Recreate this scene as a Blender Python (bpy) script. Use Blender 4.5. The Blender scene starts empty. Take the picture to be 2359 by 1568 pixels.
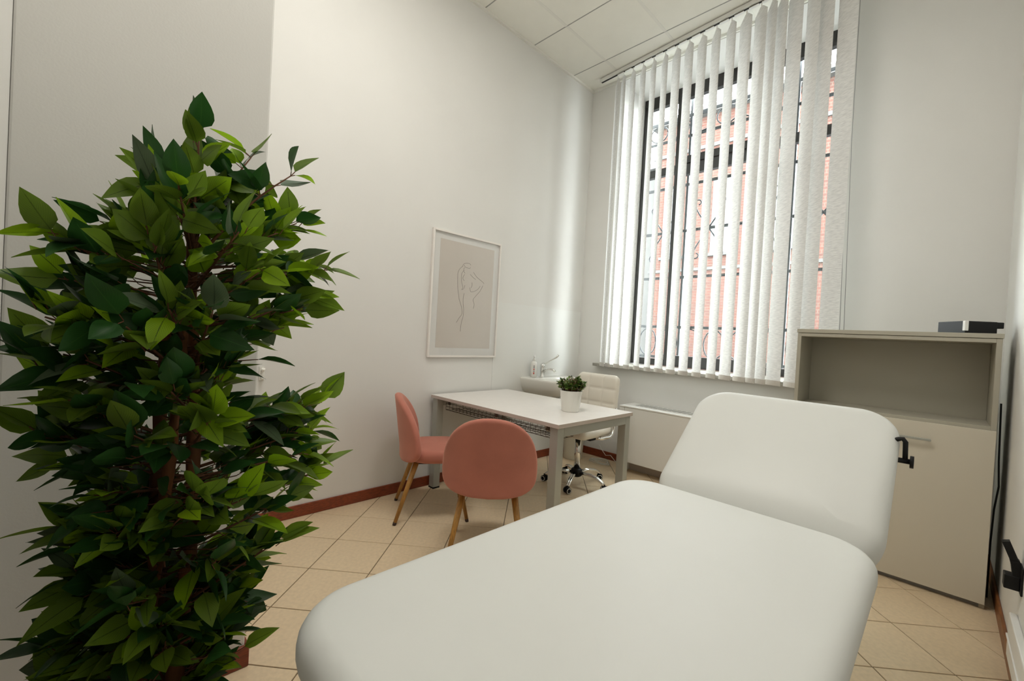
import bpy, bmesh, math, random
from mathutils import Vector, Matrix, Euler
random.seed(7)
PI = math.pi
scene = bpy.context.scene
COL = scene.collection

# ------------------------------------------------------------------ camera
cam_d = bpy.data.cameras.new('camera')
cam_d.sensor_width = 36.0
cam_d.lens = 988.67 / 2359.0 * 36.0
cam_d.clip_start = 0.02
cam = bpy.data.objects.new('camera', cam_d)
COL.objects.link(cam)
yaw, pit, rol = math.radians(45.1556), math.radians(-0.7524), math.radians(3.1634)
fw = Vector((-math.sin(yaw) * math.cos(pit), math.cos(yaw) * math.cos(pit), math.sin(pit)))
rt = Vector((math.cos(yaw), math.sin(yaw), 0))
up = rt.cross(fw)
r2 = rt * math.cos(rol) + up * math.sin(rol)
u2 = -rt * math.sin(rol) + up * math.cos(rol)
CAM = Vector((2.7852, -3.7934, 1.204))
cam.matrix_world = Matrix((
    (r2.x, u2.x, -fw.x, CAM.x), (r2.y, u2.y, -fw.y, CAM.y), (r2.z, u2.z, -fw.z, CAM.z), (0, 0, 0, 1)))
scene.camera = cam

# ------------------------------------------------------------------ sky, light, exposure
world = bpy.data.worlds.new('overcast_sky')
scene.world = world
world.use_nodes = True
bg = world.node_tree.nodes['Background']
bg.inputs[0].default_value = (0.93, 0.97, 1.0, 1)
bg.inputs[1].default_value = 17.0
vs = scene.view_settings
vs.view_transform = 'Standard'
vs.look = 'None'
vs.exposure = 0.5
vs.gamma = 1.0
vs.use_curve_mapping = False
cy = scene.cycles
cy.max_bounces = 6; cy.diffuse_bounces = 4; cy.glossy_bounces = 3; cy.transmission_bounces = 4; cy.transparent_max_bounces = 8
cy.use_adaptive_sampling = True; cy.adaptive_threshold = 0.03
cy.caustics_reflective = False; cy.caustics_refractive = False
FILL_LAMP_W = 14.5
FILL_LAMP_COL = (1.0, 0.965, 0.91)

# portal that guides sky light through the window opening
pl = bpy.data.lights.new('window_portal', 'AREA')
pl.shape = 'RECTANGLE'; pl.size = 1.8; pl.size_y = 2.9
pl.cycles.is_portal = True
po = bpy.data.objects.new('window_portal', pl)
COL.objects.link(po)
po.location = (1.26, 0.66, 2.4)
po.rotation_euler = (-PI / 2, 0, 0)

# ------------------------------------------------------------------ helpers
def link(o, parent=None):
    COL.objects.link(o)
    if parent is not None:
        o.parent = parent
    return o

def tag(o, label=None, cat=None, group=None, kind=None):
    if label: o['label'] = label
    if cat: o['category'] = cat
    if group: o['group'] = group
    if kind: o['kind'] = kind
    return o

def empty(name, loc=(0, 0, 0), rz=0.0):
    o = bpy.data.objects.new(name, None)
    o.empty_display_size = 0.05
    o.location = loc
    o.rotation_euler = (0, 0, rz)
    return link(o)

class MB:
    def __init__(self):
        self.v = []; self.f = []; self.mi = []; self.sm = []
    def add(self, vs_, fs, smooth=False, mi=0):
        n = len(self.v)
        self.v += [tuple(p) for p in vs_]
        for f in fs:
            self.f.append(tuple(i + n for i in f)); self.mi.append(mi); self.sm.append(smooth)
        return self
    def box(self, x0, x1, y0, y1, z0, z1, bev=0.0, mi=0, seg=2):
        if bev <= 0:
            vv = [(x, y, z) for z in (z0, z1) for y in (y0, y1) for x in (x0, x1)]
            return self.add(vv, [(0, 2, 3, 1), (4, 5, 7, 6), (0, 1, 5, 4), (2, 6, 7, 3), (0, 4, 6, 2), (1, 3, 7, 5)], mi=mi)
        bm = bmesh.new()
        bmesh.ops.create_cube(bm, size=1)
        bmesh.ops.scale(bm, vec=(x1 - x0, y1 - y0, z1 - z0), verts=bm.verts)
        bmesh.ops.translate(bm, vec=((x0 + x1) / 2, (y0 + y1) / 2, (z0 + z1) / 2), verts=bm.verts)
        bmesh.ops.bevel(bm, geom=list(bm.edges), offset=bev, segments=seg, profile=0.5, affect='EDGES', clamp_overlap=True)
        bm.verts.index_update()
        self.add([v.co for v in bm.verts], [[v.index for v in f.verts] for f in bm.faces], smooth=False, mi=mi)
        bm.free()
        return self
    def bar(self, a, b, w, h, upv=(0, 0, 1), mi=0):
        a, b = Vector(a), Vector(b)
        d = (b - a).normalized(); u = Vector(upv)
        if abs(d.dot(u)) > 0.99: u = Vector((1, 0, 0))
        s = d.cross(u).normalized(); t = s.cross(d)
        vv = []
        for p in (a, b):
            for i, j in ((-1, -1), (1, -1), (1, 1), (-1, 1)):
                vv.append(p + s * (w / 2 * i) + t * (h / 2 * j))
        return self.add(vv, [(0, 1, 2, 3), (7, 6, 5, 4), (0, 4, 5, 1), (1, 5, 6, 2), (2, 6, 7, 3), (3, 7, 4, 0)], mi=mi)
    def cyl(self, a, b, r0, r1=None, n=16, mi=0, caps=True):
        return self.tube([a, b], [r0, r0 if r1 is None else r1], n, mi, caps)
    def tube(self, pts, r, n=10, mi=0, caps=True):
        pts = [Vector(p) for p in pts]
        if not isinstance(r, (list, tuple)): r = [r] * len(pts)
        k = len(pts)
        t0 = (pts[1] - pts[0]).normalized()
        ref = Vector((0, 0, 1)) if abs(t0.z) < 0.9 else Vector((1, 0, 0))
        s = t0.cross(ref).normalized()
        vv = []
        for i, p in enumerate(pts):
            t = (pts[min(i + 1, k - 1)] - pts[max(i - 1, 0)]).normalized()
            s = (s - t * s.dot(t)).normalized()
            q = t.cross(s)
            for j in range(n):
                a = 2 * PI * j / n
                vv.append(p + (s * math.cos(a) + q * math.sin(a)) * r[i])
        fs = []
        for i in range(k - 1):
            for j in range(n):
                fs.append((i * n + j, i * n + (j + 1) % n, (i + 1) * n + (j + 1) % n, (i + 1) * n + j))
        base = len(self.v)
        self.add(vv, fs, smooth=True, mi=mi)
        if caps:
            self.f.append(tuple(base + j for j in range(n))[::-1]); self.mi.append(mi); self.sm.append(False)
            self.f.append(tuple(base + (k - 1) * n + j for j in range(n))); self.mi.append(mi); self.sm.append(False)
        return self
    def loft(self, rings, closed0=True, closed1=True, mi=0, smooth=True):
        n = len(rings[0]); base = len(self.v)
        vv = [p for r in rings for p in r]
        fs = []
        for i in range(len(rings) - 1):
            for j in range(n):
                fs.append((i * n + j, i * n + (j + 1) % n, (i + 1) * n + (j + 1) % n, (i + 1) * n + j))
        self.add(vv, fs, smooth=smooth, mi=mi)
        if closed0:
            self.f.append(tuple(base + j for j in range(n))[::-1]); self.mi.append(mi); self.sm.append(smooth)
        if closed1:
            self.f.append(tuple(base + (len(rings) - 1) * n + j for j in range(n))); self.mi.append(mi); self.sm.append(smooth)
        return self
    def lathe(self, prof, c=(0, 0, 0), n=28, mi=0, closed0=True, closed1=True):
        rings = [[(c[0] + r * math.cos(2 * PI * j / n), c[1] + r * math.sin(2 * PI * j / n), c[2] + z) for j in range(n)] for r, z in prof]
        return self.loft(rings, closed0, closed1, mi)
    def mesh(self, name, mats):
        me = bpy.data.meshes.new(name)
        me.from_pydata(self.v, [], self.f)
        if not isinstance(mats, (list, tuple)): mats = [mats]
        for m in mats: me.materials.append(m)
        me.polygons.foreach_set('material_index', self.mi)
        me.polygons.foreach_set('use_smooth', self.sm)
        me.update()
        bm = bmesh.new(); bm.from_mesh(me)
        bmesh.ops.recalc_face_normals(bm, faces=bm.faces)
        bm.to_mesh(me); bm.free()
        return me
    def build(self, name, mats, parent=None):
        return link(bpy.data.objects.new(name, self.mesh(name, mats)), parent)

def sharp_smooth(o, deg=40):
    """smooth shading that keeps edges sharper than deg"""
    me = o.data
    for p in me.polygons: p.use_smooth = True
    bm = bmesh.new(); bm.from_mesh(me)
    for e in bm.edges:
        if len(e.link_faces) == 2 and e.calc_face_angle(0) > math.radians(deg):
            e.smooth = False
    bm.to_mesh(me); bm.free()
    return o

def rrect(a, b, r, n=8):
    """rounded rectangle half sizes a,b radius r -> list of (x,y)"""
    r = max(min(r, a, b), 1e-4)
    out = []
    for cx, cy, a0 in ((a - r, b - r, 0), (-(a - r), b - r, PI / 2), (-(a - r), -(b - r), PI), (a - r, -(b - r), 1.5 * PI)):
        for k in range(n + 1):
            t = a0 + PI / 2 * k / n
            out.append((cx + r * math.cos(t), cy + r * math.sin(t)))
    return out

def pad(mb, a, b, T, rc, re, crown=0.01, n=10, mi=0, xf=lambda p: p):
    """cushion slab centred at the origin, top at z=0 (+crown), bottom at -T"""
    rings = []
    def ring(d, z):
        rings.append([xf(Vector((x, y, z))) for x, y in rrect(a - d, b - d, rc - d, n)])
    ring(re + 0.02, -T)
    for k in range(5):
        t = PI / 2 * k / 4
        ring(re * (1 - math.sin(t)), -T + re * (1 - math.cos(t)))
    for k in range(6):
        t = PI / 2 * k / 5
        ring(re * (1 - math.cos(t)), -re + re * math.sin(t))
    m = min(a, b) - re
    for k in (0.06, 0.14, 0.26, 0.42, 0.6, 0.8, 0.97):
        ring(re + m * k, crown * (1 - (1 - k) ** 2))
    return mb.loft(rings, True, True, mi)

# ------------------------------------------------------------------ materials
def mat(name, col, rough=0.6, metal=0.0, bump=0.0, bscale=200.0, var=0.0, vscale=8.0, col2=None, spec=0.5, coat=0.0, coords='Object', stretch=None, detail=4.0):
    m = bpy.data.materials.new(name)
    m.use_nodes = True
    nt = m.node_tree
    b = nt.nodes['Principled BSDF']
    b.inputs['Base Color'].default_value = (*col, 1)
    b.inputs['Roughness'].default_value = rough
    b.inputs['Metallic'].default_value = metal
    b.inputs['Specular IOR Level'].default_value = spec
    b.inputs['Coat Weight'].default_value = coat
    if bump or var:
        tc = nt.nodes.new('ShaderNodeTexCoord')
        src = tc.outputs[coords]
        if stretch:
            mp = nt.nodes.new('ShaderNodeMapping'); mp.inputs['Scale'].default_value = stretch
            nt.links.new(src, mp.inputs[0]); src = mp.outputs[0]
    if var:
        nz = nt.nodes.new('ShaderNodeTexNoise'); nz.inputs['Scale'].default_value = vscale; nz.inputs['Detail'].default_value = detail
        nt.links.new(src, nz.inputs['Vector'])
        mx = nt.nodes.new('ShaderNodeMix'); mx.data_type = 'RGBA'
        c2 = col2 or tuple(c * (1 - var) for c in col)
        mx.inputs['A'].default_value = (*col, 1); mx.inputs['B'].default_value = (*c2, 1)
        rp = nt.nodes.new('ShaderNodeMapRange'); rp.inputs[1].default_value = 0.35; rp.inputs[2].default_value = 0.68
        nt.links.new(nz.outputs['Fac'], rp.inputs[0])
        nt.links.new(rp.outputs[0], mx.inputs['Factor'])
        nt.links.new(mx.outputs['Result'], b.inputs['Base Color'])
    if bump:
        nb = nt.nodes.new('ShaderNodeTexNoise'); nb.inputs['Scale'].default_value = bscale; nb.inputs['Detail'].default_value = 3
        nt.links.new(src, nb.inputs['Vector'])
        bp = nt.nodes.new('ShaderNodeBump'); bp.inputs['Strength'].default_value = bump; bp.inputs['Distance'].default_value = 0.002
        nt.links.new(nb.outputs['Fac'], bp.inputs['Height'])
        nt.links.new(bp.outputs[0], b.inputs['Normal'])
    return m

M = {}
M['wall'] = mat('wall_paint', (0.785, 0.775, 0.74), 0.75, bump=0.12, bscale=160, var=0.03, vscale=1.6)
M['splash'] = mat('washable_paint', (0.785, 0.785, 0.75), 0.35, bump=0.05, bscale=160)
M['ceil'] = mat('ceiling_panel', (0.90, 0.885, 0.81), 0.9, bump=0.25, bscale=260, var=0.02)
M['cgrid'] = mat('ceiling_grid_paint', (0.84, 0.825, 0.76), 0.5)
M['tile'] = mat('floor_tile_beige', (0.80, 0.635, 0.425), 0.32, bump=0.04, bscale=90, var=0.10, vscale=55, detail=8)
M['grout'] = mat('grout', (0.20, 0.145, 0.085), 0.9, var=0.2, vscale=30)
M['skirt'] = mat('red_brown_wood', (0.27, 0.055, 0.018), 0.38, bump=0.08, bscale=60, var=0.45, vscale=14, stretch=(3, 3, 14))
M['skirt2'] = mat('brown_wood', (0.30, 0.11, 0.03), 0.42, bump=0.08, bscale=60, var=0.4, vscale=14)
M['vinyl'] = mat('white_vinyl', (0.715, 0.725, 0.69), 0.42, bump=0.03, bscale=300, var=0.015, vscale=4, spec=0.4)
M['whitelam'] = mat('white_laminate', (0.80, 0.79, 0.75), 0.4, bump=0.02, bscale=200)
M['tabletop'] = mat('pale_laminate', (0.84, 0.805, 0.765), 0.35, bump=0.02, bscale=200, var=0.03, vscale=20)
M['tedge'] = mat('laminate_edge', (0.55, 0.48, 0.43), 0.5)
M['gmetal'] = mat('grey_powder_metal', (0.42, 0.43, 0.39), 0.4, metal=0.35, bump=0.02, bscale=400)
M['wire'] = mat('dark_wire', (0.10, 0.08, 0.065), 0.4, metal=0.7)
M['chrome'] = mat('chrome', (0.82, 0.82, 0.80), 0.12, metal=1.0)
M['black'] = mat('black_plastic', (0.010, 0.010, 0.010), 0.55, spec=0.25)
M['grey'] = mat('grey_plastic', (0.45, 0.45, 0.43), 0.5)
M['pink'] = mat('pink_velvet', (0.55, 0.205, 0.15), 0.85, bump=0.25, bscale=500, var=0.14, vscale=6, spec=0.2)
M['pink'].node_tree.nodes['Principled BSDF'].inputs['Sheen Weight'].default_value = 0.6
M['pink'].node_tree.nodes['Principled BSDF'].inputs['Sheen Tint'].default_value = (0.95, 0.6, 0.5, 1)
M['oak'] = mat('yellow_oak', (0.50, 0.25, 0.055), 0.45, bump=0.06, bscale=40, var=0.35, vscale=16, stretch=(8, 8, 1.2))
M['footcap'] = mat('dark_foot', (0.03, 0.012, 0.006), 0.5)
M['leather'] = mat('cream_leatherette', (0.80, 0.76, 0.67), 0.45, bump=0.08, bscale=260)
M['ceramic'] = mat('white_ceramic', (0.83, 0.82, 0.76), 0.15, coat=0.3)
M['frame'] = mat('white_frame', (0.84, 0.80, 0.75), 0.35)
M['mount'] = mat('white_mount', (0.80, 0.79, 0.755), 0.7)
M['print'] = mat('beige_print', (0.68, 0.62, 0.55), 0.7, var=0.03, vscale=3)
M['ink'] = mat('ink_line', (0.16, 0.12, 0.10), 0.8)
M['marble'] = mat('grey_marble', (0.40, 0.38, 0.33), 0.3, var=0.35, vscale=25)
M['winframe'] = mat('dark_window_metal', (0.020, 0.018, 0.016), 0.4)
M['iron'] = mat('dark_iron', (0.055, 0.06, 0.065), 0.55, metal=0.3)
M['cabin'] = mat('grey_laminate', (0.44, 0.415, 0.335), 0.5, bump=0.02, bscale=200)
M['cabdoor'] = mat('pale_door_laminate', (0.66, 0.615, 0.51), 0.45, bump=0.02, bscale=200)
M['dark'] = mat('dark_gap', (0.03, 0.025, 0.02), 0.8)
M['bark'] = mat('brown_bark', (0.24, 0.085, 0.022), 0.75, bump=0.6, bscale=45, var=0.6, vscale=18, stretch=(1, 1, 0.35))
M['twig'] = mat('twig', (0.16, 0.065, 0.03), 0.7)
M['soil'] = mat('soil', (0.05, 0.03, 0.02), 0.95, bump=0.5, bscale=60)
M['potgrey'] = mat('plant_pot_plastic', (0.09, 0.085, 0.08), 0.5)
M['binwhite'] = mat('white_bin_plastic', (0.80, 0.79, 0.72), 0.4)
M['cable'] = mat('white_cable', (0.78, 0.77, 0.72), 0.5)
M['redprint'] = mat('red_print', (0.60, 0.10, 0.08), 0.5)
M['greyprint'] = mat('grey_print', (0.28, 0.28, 0.28), 0.5)
M['asphalt'] = mat('street', (0.10, 0.10, 0.10), 0.9, var=0.2, vscale=3)
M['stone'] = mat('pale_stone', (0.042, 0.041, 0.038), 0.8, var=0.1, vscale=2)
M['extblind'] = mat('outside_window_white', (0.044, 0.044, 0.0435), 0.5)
M['slot'] = mat('rail_slot', (0.006, 0.005, 0.005), 0.6)

def glass_mat(name, tint=(1, 1, 1), refl=0.5):
    m = bpy.data.materials.new(name); m.use_nodes = True
    nt = m.node_tree
    for n in list(nt.nodes):
        if n.type == 'BSDF_PRINCIPLED': nt.nodes.remove(n)
    out = nt.nodes['Material Output']
    tr = nt.nodes.new('ShaderNodeBsdfTransparent'); tr.inputs[0].default_value = (*tint, 1)
    gl = nt.nodes.new('ShaderNodeBsdfGlossy'); gl.inputs['Roughness'].default_value = 0.02
    lw = nt.nodes.new('ShaderNodeLayerWeight'); lw.inputs['Blend'].default_value = 0.5
    fr = nt.nodes.new('ShaderNodeMath'); fr.operation = 'POWER'; fr.inputs[1].default_value = 5.0
    nt.links.new(lw.outputs['Facing'], fr.inputs[0])
    ml = nt.nodes.new('ShaderNodeMath'); ml.operation = 'MULTIPLY_ADD'; ml.inputs[1].default_value = 0.9 * refl; ml.inputs[2].default_value = 0.04 * refl
    mx = nt.nodes.new('ShaderNodeMixShader')
    nt.links.new(fr.outputs[0], ml.inputs[0]); nt.links.new(ml.outputs[0], mx.inputs[0])
    nt.links.new(tr.outputs[0], mx.inputs[1]); nt.links.new(gl.outputs[0], mx.inputs[2])
    nt.links.new(mx.outputs[0], out.inputs[0])
    return m
M['glass'] = glass_mat('window_glass', (0.96, 0.98, 0.97), 0.7)
M['picglass'] = glass_mat('picture_glass', (1, 1, 1), 1.0)

def fabric_mat():
    m = bpy.data.materials.new('blind_fabric'); m.use_nodes = True
    nt = m.node_tree
    for n in list(nt.nodes):
        if n.type == 'BSDF_PRINCIPLED': nt.nodes.remove(n)
    out = nt.nodes['Material Output']
    tc = nt.nodes.new('ShaderNodeTexCoord')
    mp = nt.nodes.new('ShaderNodeMapping'); mp.inputs['Scale'].default_value = (30, 30, 220)
    nz = nt.nodes.new('ShaderNodeTexNoise'); nz.inputs['Scale'].default_value = 1.0; nz.inputs['Detail'].default_value = 5
    cr = nt.nodes.new('ShaderNodeMix'); cr.data_type = 'RGBA'
    cr.inputs['A'].default_value = (0.78, 0.772, 0.745, 1); cr.inputs['B'].default_value = (0.64, 0.635, 0.615, 1)
    rp = nt.nodes.new('ShaderNodeMapRange'); rp.inputs[1].default_value = 0.4; rp.inputs[2].default_value = 0.65
    df = nt.nodes.new('ShaderNodeBsdfDiffuse'); tl = nt.nodes.new('ShaderNodeBsdfTranslucent')
    mx = nt.nodes.new('ShaderNodeMixShader'); mx.inputs[0].default_value = 0.24
    nt.links.new(tc.outputs['Object'], mp.inputs[0]); nt.links.new(mp.outputs[0], nz.inputs['Vector'])
    nt.links.new(nz.outputs['Fac'], rp.inputs[0]); nt.links.new(rp.outputs[0], cr.inputs['Factor'])
    nt.links.new(cr.outputs['Result'], df.inputs[0]); nt.links.new(cr.outputs['Result'], tl.inputs[0])
    nt.links.new(df.outputs[0], mx.inputs[1]); nt.links.new(tl.outputs[0], mx.inputs[2])
    nt.links.new(mx.outputs[0], out.inputs[0])
    return m
M['fabric'] = fabric_mat()

def leaf_mat(name, col, vein, gloss=0.35, transl=0.35):
    m = bpy.data.materials.new(name); m.use_nodes = True
    nt = m.node_tree
    b = nt.nodes['Principled BSDF']; out = nt.nodes['Material Output']
    b.inputs['Roughness'].default_value = gloss
    b.inputs['Specular IOR Level'].default_value = 0.35
    uv = nt.nodes.new('ShaderNodeUVMap'); uv.uv_map = 'UVMap'
    sx = nt.nodes.new('ShaderNodeSeparateXYZ'); nt.links.new(uv.outputs[0], sx.inputs[0])
    # v in 0..1 across the blade, 0.5 is the midrib
    ab = nt.nodes.new('ShaderNodeMath'); ab.operation = 'SUBTRACT'; ab.inputs[1].default_value = 0.5
    nt.links.new(sx.outputs['Y'], ab.inputs[0])
    a2 = nt.nodes.new('ShaderNodeMath'); a2.operation = 'ABSOLUTE'; nt.links.new(ab.outputs[0], a2.inputs[0])
    mid = nt.nodes.new('ShaderNodeMath'); mid.operation = 'LESS_THAN'; mid.inputs[1].default_value = 0.022
    nt.links.new(a2.outputs[0], mid.inputs[0])
    # slanted side veins
    ph = nt.nodes.new('ShaderNodeMath'); ph.operation = 'MULTIPLY_ADD'; ph.inputs[1].default_value = -0.9
    nt.links.new(a2.outputs[0], ph.inputs[0]); nt.links.new(sx.outputs['X'], ph.inputs[2])
    sn = nt.nodes.new('ShaderNodeMath'); sn.operation = 'MULTIPLY'; sn.inputs[1].default_value = 85.0
    nt.links.new(ph.outputs[0], sn.inputs[0])
    si = nt.nodes.new('ShaderNodeMath'); si.operation = 'SINE'; nt.links.new(sn.outputs[0], si.inputs[0])
    gt = nt.nodes.new('ShaderNodeMath'); gt.operation = 'GREATER_THAN'; gt.inputs[1].default_value = 0.86
    nt.links.new(si.outputs[0], gt.inputs[0])
    g2 = nt.nodes.new('ShaderNodeMath'); g2.operation = 'MULTIPLY'; g2.inputs[1].default_value = 0.45
    nt.links.new(gt.outputs[0], g2.inputs[0])
    mxv = nt.nodes.new('ShaderNodeMath'); mxv.operation = 'MAXIMUM'
    nt.links.new(mid.outputs[0], mxv.inputs[0]); nt.links.new(g2.outputs[0], mxv.inputs[1])
    oi = nt.nodes.new('ShaderNodeTexNoise'); oi.inputs['Scale'].default_value = 9
    geo = nt.nodes.new('ShaderNodeNewGeometry'); nt.links.new(geo.outputs['Position'], oi.inputs['Vector'])
    hv = nt.nodes.new('ShaderNodeHueSaturation'); hv.inputs['Color'].default_value = (*col, 1)
    mr = nt.nodes.new('ShaderNodeMapRange'); mr.inputs[1].default_value = 0.3; mr.inputs[2].default_value = 0.7; mr.inputs[3].default_value = 0.7; mr.inputs[4].default_value = 1.35
    nt.links.new(oi.outputs['Fac'], mr.inputs[0]); nt.links.new(mr.outputs[0], hv.inputs['Value'])
    cm = nt.nodes.new('ShaderNodeMix'); cm.data_type = 'RGBA'; cm.inputs['B'].default_value = (*vein, 1)
    nt.links.new(hv.outputs[0], cm.inputs['A']); nt.links.new(mxv.outputs[0], cm.inputs['Factor'])
    nt.links.new(cm.outputs['Result'], b.inputs['Base Color'])
    tl = nt.nodes.new('ShaderNodeBsdfTranslucent'); nt.links.new(cm.outputs['Result'], tl.inputs[0])
    ms = nt.nodes.new('ShaderNodeMixShader'); ms.inputs[0].default_value = transl
    nt.links.new(b.outputs[0], ms.inputs[1]); nt.links.new(tl.outputs[0], ms.inputs[2]); nt.links.new(ms.outputs[0], out.inputs[0])
    return m
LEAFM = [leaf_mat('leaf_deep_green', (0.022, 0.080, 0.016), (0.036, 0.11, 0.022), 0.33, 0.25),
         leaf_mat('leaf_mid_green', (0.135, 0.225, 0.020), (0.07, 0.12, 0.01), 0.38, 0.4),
         leaf_mat('leaf_lit_green', (0.26, 0.44, 0.012), (0.11, 0.2, 0.01), 0.40, 0.45),  # brighter green for lit leaves, light put into the colour
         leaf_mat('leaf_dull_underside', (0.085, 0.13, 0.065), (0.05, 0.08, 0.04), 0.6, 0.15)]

def brick_mat():
    m = mat('red_brick', (0.2, 0.07, 0.045), 0.9)
    nt = m.node_tree; b = nt.nodes['Principled BSDF']
    tc = nt.nodes.new('ShaderNodeTexCoord')
    sp = nt.nodes.new('ShaderNodeSeparateXYZ'); cb = nt.nodes.new('ShaderNodeCombineXYZ')
    nt.links.new(tc.outputs['Object'], sp.inputs[0])
    nt.links.new(sp.outputs['X'], cb.inputs['X']); nt.links.new(sp.outputs['Z'], cb.inputs['Y'])
    bk = nt.nodes.new('ShaderNodeTexBrick')
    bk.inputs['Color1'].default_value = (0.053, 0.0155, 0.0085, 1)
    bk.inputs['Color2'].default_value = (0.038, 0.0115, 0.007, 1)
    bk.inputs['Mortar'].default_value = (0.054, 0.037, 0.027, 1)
    bk.inputs['Scale'].default_value = 1.0
    bk.inputs['Brick Width'].default_value = 0.30
    bk.inputs['Row Height'].default_value = 0.095
    bk.inputs['Mortar Size'].default_value = 0.012
    nt.links.new(cb.outputs[0], bk.inputs['Vector']); nt.links.new(bk.outputs['Color'], b.inputs['Base Color'])
    return m
M['brick'] = brick_mat()

# ------------------------------------------------------------------ room dimensions
RW, YF, HC = 3.031, -3.945, 3.859          # right wall, front wall, ceiling
PX, PY = 1.1175, -3.366                    # partition face, partition end
OX0, OX1, OZ0, OZ1 = 0.36, 2.17, 0.965, 3.83   # window opening
WY = 0.47                                  # window plane
TT = 0.303; TA = 0.7238; TX0, TY0 = -0.196, -2.496

def struct(o): return tag(o, kind='structure')

# floor with single tiles
floor = struct(MB().box(-0.02, RW + 0.02, YF - 0.02, 0.02, -0.08, -0.003).build('floor', M['grout']))
def clip(poly, ax, lim, sgn):
    out = []
    for i in range(len(poly)):
        a, b = poly[i], poly[(i + 1) % len(poly)]
        da, db = sgn * (a[ax] - lim), sgn * (b[ax] - lim)
        if da <= 0: out.append(a)
        if (da < 0 < db) or (db < 0 < da):
            t = da / (da - db)
            out.append((a[0] + (b[0] - a[0]) * t, a[1] + (b[1] - a[1]) * t))
    return out
ca, sa = math.cos(TA), math.sin(TA)
g = 0.0022
full_mesh = None
def tile_mesh(poly):
    n = len(poly)
    cx = sum(p[0] for p in poly) / n; cy = sum(p[1] for p in poly) / n
    low = [(x, y, -0.012) for x, y in poly]; mid_ = [(x, y, -0.0015) for x, y in poly]
    top = []
    for x, y in poly:
        d = math.hypot(x - cx, y - cy) or 1
        top.append((x + (cx - x) / d * 0.0016, y + (cy - y) / d * 0.0016, 0.0))
    mb = MB(); mb.loft([low, mid_, top], True, True, smooth=False)
    return mb.mesh('floor_tile', M['tile'])
for i in range(-22, 24):
    for j in range(-22, 24):
        X = TX0 + TT * (i * ca + j * sa); Y = TY0 + TT * (i * sa - j * ca)
        e1 = (TT * ca, TT * sa); e2 = (TT * sa, -TT * ca)
        def pt(s, t): return (X + e1[0] * s + e2[0] * t, Y + e1[1] * s + e2[1] * t)
        k = g / TT
        poly = [pt(k, k), pt(k, 1 - k), pt(1 - k, 1 - k), pt(1 - k, k)]
        c = pt(0.5, 0.5)
        xs = [p[0] for p in poly]; ys = [p[1] for p in poly]
        if max(xs) < 0.01 or min(xs) > RW - 0.01 or max(ys) < YF + 0.01 or min(ys) > -0.01: continue
        if max(xs) < PX and max(ys) < PY: continue
        inside = min(xs) >= 0 and max(xs) <= RW and min(ys) >= YF and max(ys) <= 0
        if inside:
            if full_mesh is None:
                full_mesh = tile_mesh([(p[0] - c[0], p[1] - c[1]) for p in poly])
            o = bpy.data.objects.new('floor_tile', full_mesh)
        else:
            q = poly
            for ax, lim, sg in ((0, 0, -1), (0, RW, 1), (1, YF, -1), (1, 0, 1)):
                q = clip(q, ax, lim, sg)
                if len(q) < 3: break
            if len(q) < 3: continue
            o = bpy.data.objects.new('floor_tile', tile_mesh([(p[0] - c[0], p[1] - c[1]) for p in q]))
        o.location = (c[0], c[1], 0)
        link(o, floor)

# ceiling: slab, single panels and T-bars
ceiling = struct(MB().box(-0.1, RW + 0.1, YF - 0.1, 0.1, HC + 0.02, HC + 0.12).build('ceiling', M['ceil']))
cxs = [0.0, 0.385, 0.982, 1.579, 2.176, 2.773, RW]
cys = [0.0, -0.36, -0.957, -1.554, -2.151, -2.748, -3.345, YF]
FILL_LAMPS = {(3, 4), (2, 5)}  # ceiling cells given to the added fill lights
for a in range(len(cxs) - 1):
    for b in range(len(cys) - 1):
        if (a, b) in FILL_LAMPS: continue
        x0, x1, y1, y0 = cxs[a], cxs[a + 1], cys[b], cys[b + 1]
        cx, cy = (x0 + x1) / 2, (y0 + y1) / 2
        hx, hy = (x1 - x0) / 2 - 0.0035, (y1 - y0) / 2 - 0.0035
        o = MB().box(-hx, hx, -hy, hy, 0, 0.018, 0.002, seg=1).build('ceiling_panel', M['ceil'], ceiling)
        o.location = (cx, cy, HC + 0.001)
for x in cxs[1:-1]:
    MB().box(x - 0.012, x + 0.012, YF, 0, HC + 0.001, HC + 0.004).build('ceiling_grid_bar', M['cgrid'], ceiling).location.z = -0.0024 + 0.001
for y in cys[1:-1]:
    MB().box(0, RW, y - 0.003, y + 0.003, HC - 0.001, HC + 0.003).build('ceiling_grid_bar', M['grey'], ceiling)
MB().box(0, 0.018, YF, 0, HC - 0.022, HC).build('ceiling_edge_angle', M['cgrid'], ceiling)
MB().box(0.018, RW, -0.018, 0, HC - 0.022, HC).build('ceiling_edge_angle', M['cgrid'], ceiling)

# walls
struct(MB().box(-0.2, 0, PY - 0.2, 0.0, 0, HC + 0.02).build('wall_left', M['wall']))
struct(MB().box(-0.2, PX, YF, PY, 0, HC + 0.02, 0.006).build('wall_partition', M['wall']))
struct(MB().box(RW, RW + 0.2, YF - 0.2, 0.0, 0, HC + 0.02).build('wall_right', M['wall']))
struct(MB().box(-0.2, RW + 0.2, YF - 0.2, YF, 0, HC + 0.02).build('wall_front', M['wall']))
wb = MB()
wb.box(-0.2, OX0, 0, 0.62, 0, HC + 0.02)
wb.box(OX1, RW + 0.2, 0, 0.62, 0, HC + 0.02)
wb.box(OX0, OX1, 0, 0.62, 0, OZ0 - 0.03)
wb.box(OX0, OX1, 0, 0.62, OZ1, HC + 0.02)
struct(wb.build('wall_back', M['wall']))
# washable paint zone behind the basin
struct(MB().box(0.0, 0.0025, -1.25, -0.001, 0.075, 1.487).build('trim_2', M['splash']))

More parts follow.
